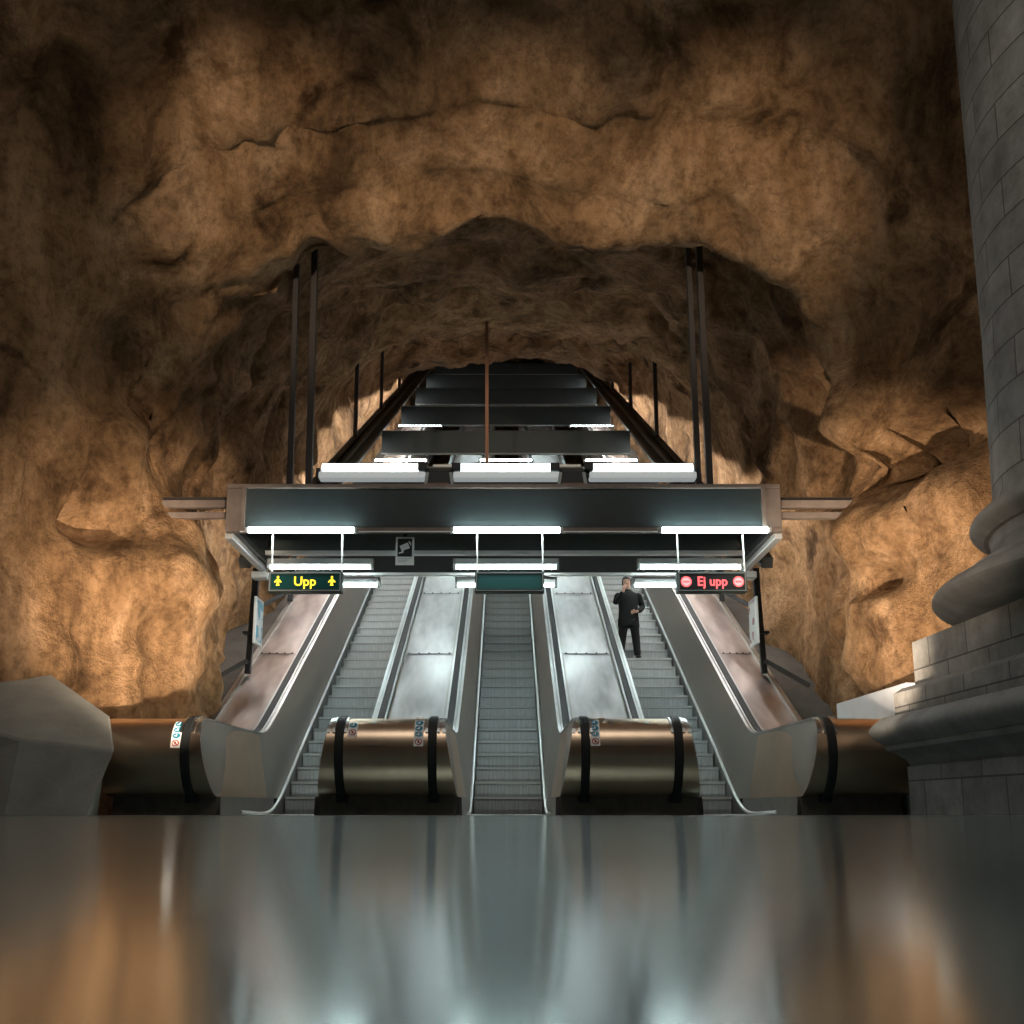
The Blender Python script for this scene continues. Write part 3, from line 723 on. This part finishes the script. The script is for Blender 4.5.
def make_cave():
    ys = frange(-9, 8, .45)[:-1] + frange(8, 22, .085)[:-1] + frange(22, 53, .28)
    NC = 300; grid = []
    for y in ys:
        l, r, cz, sp, ex = lerp_tab(CAVE, y)
        base = min(-.3 if y < 11.5 else deck_z(y) - 1.2, sp - .6)
        row = []
        L1 = sp - base; arc = 1.6*(cz - sp) + .5*(l + r)
        for k in range(NC + 1):
            t = k/NC*(2*L1 + arc)
            if t < L1: row.append(Vector((-l, y, base + t)))
            elif t > L1 + arc: row.append(Vector((r, y, base + (2*L1 + arc - t))))
            else:
                a = math.pi*(1 - (t - L1)/arc); c, s_ = math.cos(a), math.sin(a)
                x = math.copysign(abs(c)**(2/ex), c)*(r if c > 0 else l); row.append(Vector((x, y, sp + (cz - sp)*abs(s_)**(2/ex))))
        grid.append(row)
    R = len(grid)
    def normals(g):
        out = []
        for i in range(R):
            row = []
            for j in range(NC + 1):
                du = g[min(R-1, i+1)][j] - g[max(0, i-1)][j]; dv = g[i][min(NC, j+1)] - g[i][max(0, j-1)]
                n = dv.cross(du)
                row.append(n.normalized() if n.length > 1e-9 else Vector((0, 0, -1)))
            out.append(row)
        return out
    nr = normals(grid)
    # make sure normals point into the cave
    if nr[R//2][NC//2].z > 0: nr = [[-n for n in row] for row in nr]
    g2 = []
    for i in range(R):
        row = []
        for j in range(NC + 1):
            p = grid[i][j]; y = p.y
            q = Vector((p.x, p.y*.8, p.z*.75))
            far = 1 if y < 19 else .75
            d = .34*noise.noise(q*.42 + Vector((3.1, 7.7, 1.3))) + .20*rock_ridge(q, .55, (9, 2, 5)) - .1
            d += .32*noise.noise(q*1.15 + Vector((8, 1, 4))) + .12*rock_ridge(q, 1.5, (1, 5, 3)) + .09*noise.noise(q*2.7) + .04*rock_ridge(q, 3.6, (4, 4, 1)) + .02*noise.noise(q*7)
            d *= far
            if abs(p.x) < 3.2 and y > 12.5 and y < 15: d = min(d, .2)
            for lx, ly, lz, rx, ry, rz, am in LUMPS:
                e = ((p.x - lx)/rx)**2 + ((p.y - ly)/ry)**2 + ((p.z - lz)/rz)**2
                if e < 5: d += am*math.exp(-e*1.3)
            row.append(p + nr[i][j]*d)
        g2.append(row)
    nr = normals(g2)
    if nr[R//2][NC//2].z > 0: nr = [[-n for n in row] for row in nr]
    a, b = int(NC*.36), int(NC*.64)
    for nm, j0, j1 in (('wall_left', 0, a), ('ceiling', a, b), ('wall_right', b, NC)):
        w = j1 - j0 + 1; vs = []; vn = []; fs = []
        for i in range(R):
            for j in range(j0, j1 + 1): vs.append(g2[i][j]); vn.append(nr[i][j])
        for i in range(R - 1):
            for j in range(w - 1): fs.append((i*w + j, i*w + j + 1, (i+1)*w + j + 1, (i+1)*w + j))
        me = bpy.data.meshes.new(nm); me.from_pydata(vs, [], fs); me.materials.append(M['rock'])
        if me.polygons[len(fs)//2].normal.dot(vn[fs[len(fs)//2][0]]) < 0: me.flip_normals()
        for p in me.polygons: p.use_smooth = True
        me.normals_split_custom_set_from_vertices(vn)
        o = bpy.data.objects.new(nm, me); C.objects.link(o); o['kind'] = 'structure'
make_cave()
for nm, y in (('wall_back', -9.0), ('wall_far', 52.6)):
    z0 = -1 if y < 0 else 15
    rows = []
    for i in range(25):
        rows.append([Vector((-13 + 26*j/30, y + .5*noise.noise(Vector((j*.3, i*.3, y))), z0 + 13*i/24)) for j in range(31)])
    o = MB().grid(rows).build(nm, M['rock'], None, True); o['kind'] = 'structure'

# ------------------------------------------------------------------ the rider
def skin_mesh(name, verts, edges, radii, root, m, parent, sub=2, post=None):
    off = offset_of(parent)
    me = bpy.data.meshes.new(name); me.from_pydata([Vector(v) for v in verts], edges, [])
    o = bpy.data.objects.new(name, me); C.objects.link(o)
    o.modifiers.new('skin', 'SKIN'); sv = me.skin_vertices[0].data
    for i, r in enumerate(radii):
        sv[i].radius = r if isinstance(r, tuple) else (r, r); sv[i].use_root = (i == root)
    o.modifiers['skin'].use_smooth_shade = True
    sb = o.modifiers.new('sub', 'SUBSURF'); sb.levels = sub; sb.render_levels = sub
    dg = bpy.context.evaluated_depsgraph_get(); dg.update()
    nm = bpy.data.meshes.new_from_object(o.evaluated_get(dg))
    bpy.data.objects.remove(o); bpy.data.meshes.remove(me)
    nm.name = name; nm.materials.clear(); nm.materials.append(m)
    for p in nm.polygons: p.use_smooth = True
    if post: post(nm)
    o = bpy.data.objects.new(name, nm); C.objects.link(o)
    o.parent = parent
    return o
def chain(V, E, R, start, pts):
    prev = start
    for p, r in pts:
        V.append(p); R.append(r); E.append((prev, len(V) - 1)); prev = len(V) - 1
    return prev
n_step = 13
PXc, PYc, PZc = 2.32, STEP_Y0 + RUN*n_step + .17, STEP_Z0 + RISE*n_step
per = thing('person', (PXc, PYc, PZc), 'person in a black coat and dark trousers standing on the right escalator, one arm raised', 'person')
# local frame: x to the right in the picture, -y toward the camera
V = [(0, 0, .84)]; R = [(.13, .10)]; E = []
sp = chain(V, E, R, 0, [((0, .0, .98), (.125, .09)), ((0, .0, 1.14), (.14, .10)), ((0, .01, 1.27), (.15, .09))])
nk = chain(V, E, R, sp, [((-.005, 0, 1.36), .05), ((-.012, -.01, 1.42), .048)])
hd = chain(V, E, R, nk, [((-.02, -.03, 1.475), (.062, .075)), ((-.025, -.025, 1.55), (.072, .09)), ((-.025, -.015, 1.61), (.05, .062))])
def hand(V, E, R, wrist, d, side_, tip=.07):
    """palm and five separate fingers; d: finger direction, side_: across the palm"""
    w = Vector(V[wrist]); d = Vector(d).normalized(); s = Vector(side_).normalized()
    bend = d.cross(s)*.35
    V.append(tuple(w + d*.05)); R.append((.03, .016)); E.append((wrist, len(V) - 1)); palm = len(V) - 1
    for k, ln in enumerate((.06, .07, .066, .052)):
        a = w + d*.075 + s*(-.027 + .018*k)
        chain(V, E, R, palm, [(tuple(a), .009), (tuple(a + d*ln*.5 + bend*ln*.3), .008), (tuple(a + d*ln*.8 + bend*ln), .007)])
    chain(V, E, R, palm, [(tuple(w + d*.045 - s*.042), .011), (tuple(w + d*.08 - s*.055 + bend*.03), .009)])
# raised arm (left in the picture), bent arm (right)
ra = chain(V, E, R, sp, [((-.165, .0, 1.25), .04), ((-.235, -.02, 1.10), .042), ((-.15, -.16, 1.24), .034), ((-.10, -.19, 1.335), .026)])
hand(V, E, R, ra, (.35, -.1, .9), (.9, .1, -.3))
la = chain(V, E, R, sp, [((.165, .0, 1.25), .04), ((.25, .03, 1.05), .042), ((.17, -.14, .93), .032), ((.12, -.20, .90), .026)])
hand(V, E, R, la, (-.85, -.35, -.15), (.0, .3, -.95))
for sx in (-1, 1):
    chain(V, E, R, 0, [((sx*.085, 0, .78), .085), ((sx*.10, -.01, .44), .055), ((sx*.14, .01, .10), .038), ((sx*.15, -.01, .04), .035), ((sx*.16, -.12, .03), (.035, .024))])
skin_mesh('body', V, E, R, 0, M['skin'], per)
# coat: a lofted body with two sleeves
rings = [(.64, .200, .150), (.72, .195, .148), (.82, .186, .140), (.92, .178, .134), (1.02, .174, .132), (1.12, .184, .132), (1.20, .194, .126),
         (1.26, .200, .116), (1.305, .172, .102), (1.335, .105, .084), (1.37, .072, .070), (1.385, .066, .066)]
P0 = Vector((PXc, PYc, PZc))
coat = MB().grid([[P0 + Vector((a*math.copysign(abs(math.cos(t))**.85, math.cos(t)), .008 + b*math.copysign(abs(math.sin(t))**.85, math.sin(t)), z)) for t in [2*math.pi*k/28 for k in range(28)]] for z, a, b in rings], 0, True).build('coat', M['coat'], per, True, angle=60)
for pts in ([((-.20, .0, 1.20), .068), ((-.245, -.02, 1.09), .06), ((-.155, -.16, 1.23), .05), ((-.115, -.185, 1.31), .042)],
            [((.21, .01, 1.18), .068), ((.265, .03, 1.04), .06), ((.18, -.14, .93), .05), ((.14, -.18, .91), .042)]):
    V = [(math.copysign(.13, pts[0][0][0]), 0, 1.285), (math.copysign(.185, pts[0][0][0]), 0, 1.262)]; R = [.07, .084]; E = [(0, 1)]
    chain(V, E, R, 1, pts); skin_mesh('sleeve', V, E, R, 0, M['coat'], coat)
V = [(0, 0, .85)]; R = [(.15, .115)]; E = []
for sx in (-1, 1):
    chain(V, E, R, 0, [((sx*.09, 0, .76), .105), ((sx*.122, -.01, .44), .08), ((sx*.145, .01, .14), .068), ((sx*.15, .0, .055), .068)])
skin_mesh('trousers', V, E, R, 0, M['trousers'], per)
for sx in (-1, 1):
    V = [(sx*.15, .06, .045)]; R = [(.045, .04)]; E = []
    chain(V, E, R, 0, [((sx*.152, .0, .045), (.046, .042)), ((sx*.16, -.10, .035), (.046, .032)), ((sx*.165, -.16, .03), (.035, .025))])
    skin_mesh('shoe', V, E, R, 0, M['black'], per)
hair = MB()
rows = []
for i in range(7):
    a = math.pi/2*i/6
    rows.append([(-.025 + .083*math.cos(a)*math.cos(b), -.008 + .098*math.cos(a)*math.sin(b) + .012, 1.575 + .085*math.sin(a) - (.09 if math.sin(b) > .1 and i == 0 else 0)) for b in [2*math.pi*k/20 for k in range(20)]])
for r_ in range(len(rows)): rows[r_] = [Vector(p) + Vector((PXc, PYc, PZc)) for p in rows[r_]]
hair.grid(rows, 0, True).build('hair', M['hair'], per, True)
face = MB()
for sx in (-.028, .028): face.disc(Vector((PXc - .025 + sx, PYc - .115, PZc + 1.545)), .008, (1, 0, 0), (0, 0, 1), 10)
face.box(PXc - .048, PXc - .002, PYc - .108, PYc - .102, PZc + 1.478, PZc + 1.484)
face.build('face_features', M['ink'], per)
MB().add([Vector((PXc - .025, PYc - .135, PZc + 1.505)), Vector((PXc - .042, PYc - .10, PZc + 1.505)), Vector((PXc - .008, PYc - .10, PZc + 1.505)), Vector((PXc - .025, PYc - .10, PZc + 1.545))],
         [(0, 1, 3), (0, 3, 2), (0, 2, 1), (1, 2, 3)]).build('nose', M['skin'], per)

per.scale = (1.04, 1.04, .965)

# ------------------------------------------------------------------ light
def spot(name, loc, to, power, col, deg, blend=.8, size=.4):
    l = bpy.data.lights.new(name, 'SPOT'); l.energy = power; l.color = col; l.spot_size = math.radians(deg); l.spot_blend = blend; l.shadow_soft_size = size
    o = bpy.data.objects.new(name, l); C.objects.link(o); o.location = loc
    o.rotation_euler = (Vector(to) - Vector(loc)).to_track_quat('-Z', 'Y').to_euler(); return o
WARM = (1, .80, .60)
spot('hall_spot', (1.5, 0, .8), (-4.7, 12, 3.05), 7000, WARM, 20, .85, .15)
spot('hall_spot', (-1.5, 0, .8), (4.8, 12, 3.1), 4500, WARM, 20, .85, .15)
spot('floor_uplight', (2.2, 8, .25), (4.75, 11.8, 3.1), 2500, WARM, 40, .8, .06)
spot('floor_uplight', (-2.2, 8, .25), (-4.6, 11.9, 2.5), 2600, WARM, 36, .8, .06)
for x in (-2.7, 0, 2.7):
    spot('hall_spot', (x*1.3, -1, 4.4), (x, 11.7, 7.45), 4600, WARM, 19, 1, .15)
l = bpy.data.lights.new('hall_lamp', 'AREA'); l.energy = 210; l.color = (1, .93, .84); l.shape = 'RECTANGLE'; l.size = 7; l.size_y = 2
o = bpy.data.objects.new('hall_lamp', l); C.objects.link(o); o.location = (0, 4.5, 8.3); o.rotation_euler = (math.radians(12), 0, 0)
w = bpy.data.worlds.new('dark'); S.world = w; w.use_nodes = True
w.node_tree.nodes['Background'].inputs[0].default_value = (.5, .45, .4, 1); w.node_tree.nodes['Background'].inputs[1].default_value = .02

# ------------------------------------------------------------------ camera
cam = bpy.data.cameras.new('camera'); cam.sensor_width = 36; cam.sensor_fit = 'HORIZONTAL'
cam.lens = 990/1024*36; cam.shift_y = (616 - 512)/1024; cam.shift_x = (512 - 506)/1024
cam.clip_start = .02; cam.clip_end = 200
o = bpy.data.objects.new('camera', cam); C.objects.link(o); o.location = (0, 0, .12)
o.rotation_euler = (math.radians(90 + 10.86), 0, 0)
S.camera = o
S.view_settings.view_transform = 'Standard'; S.view_settings.look = 'None'; S.view_settings.gamma = 1; S.view_settings.exposure = 0
S.view_settings.use_curve_mapping = False
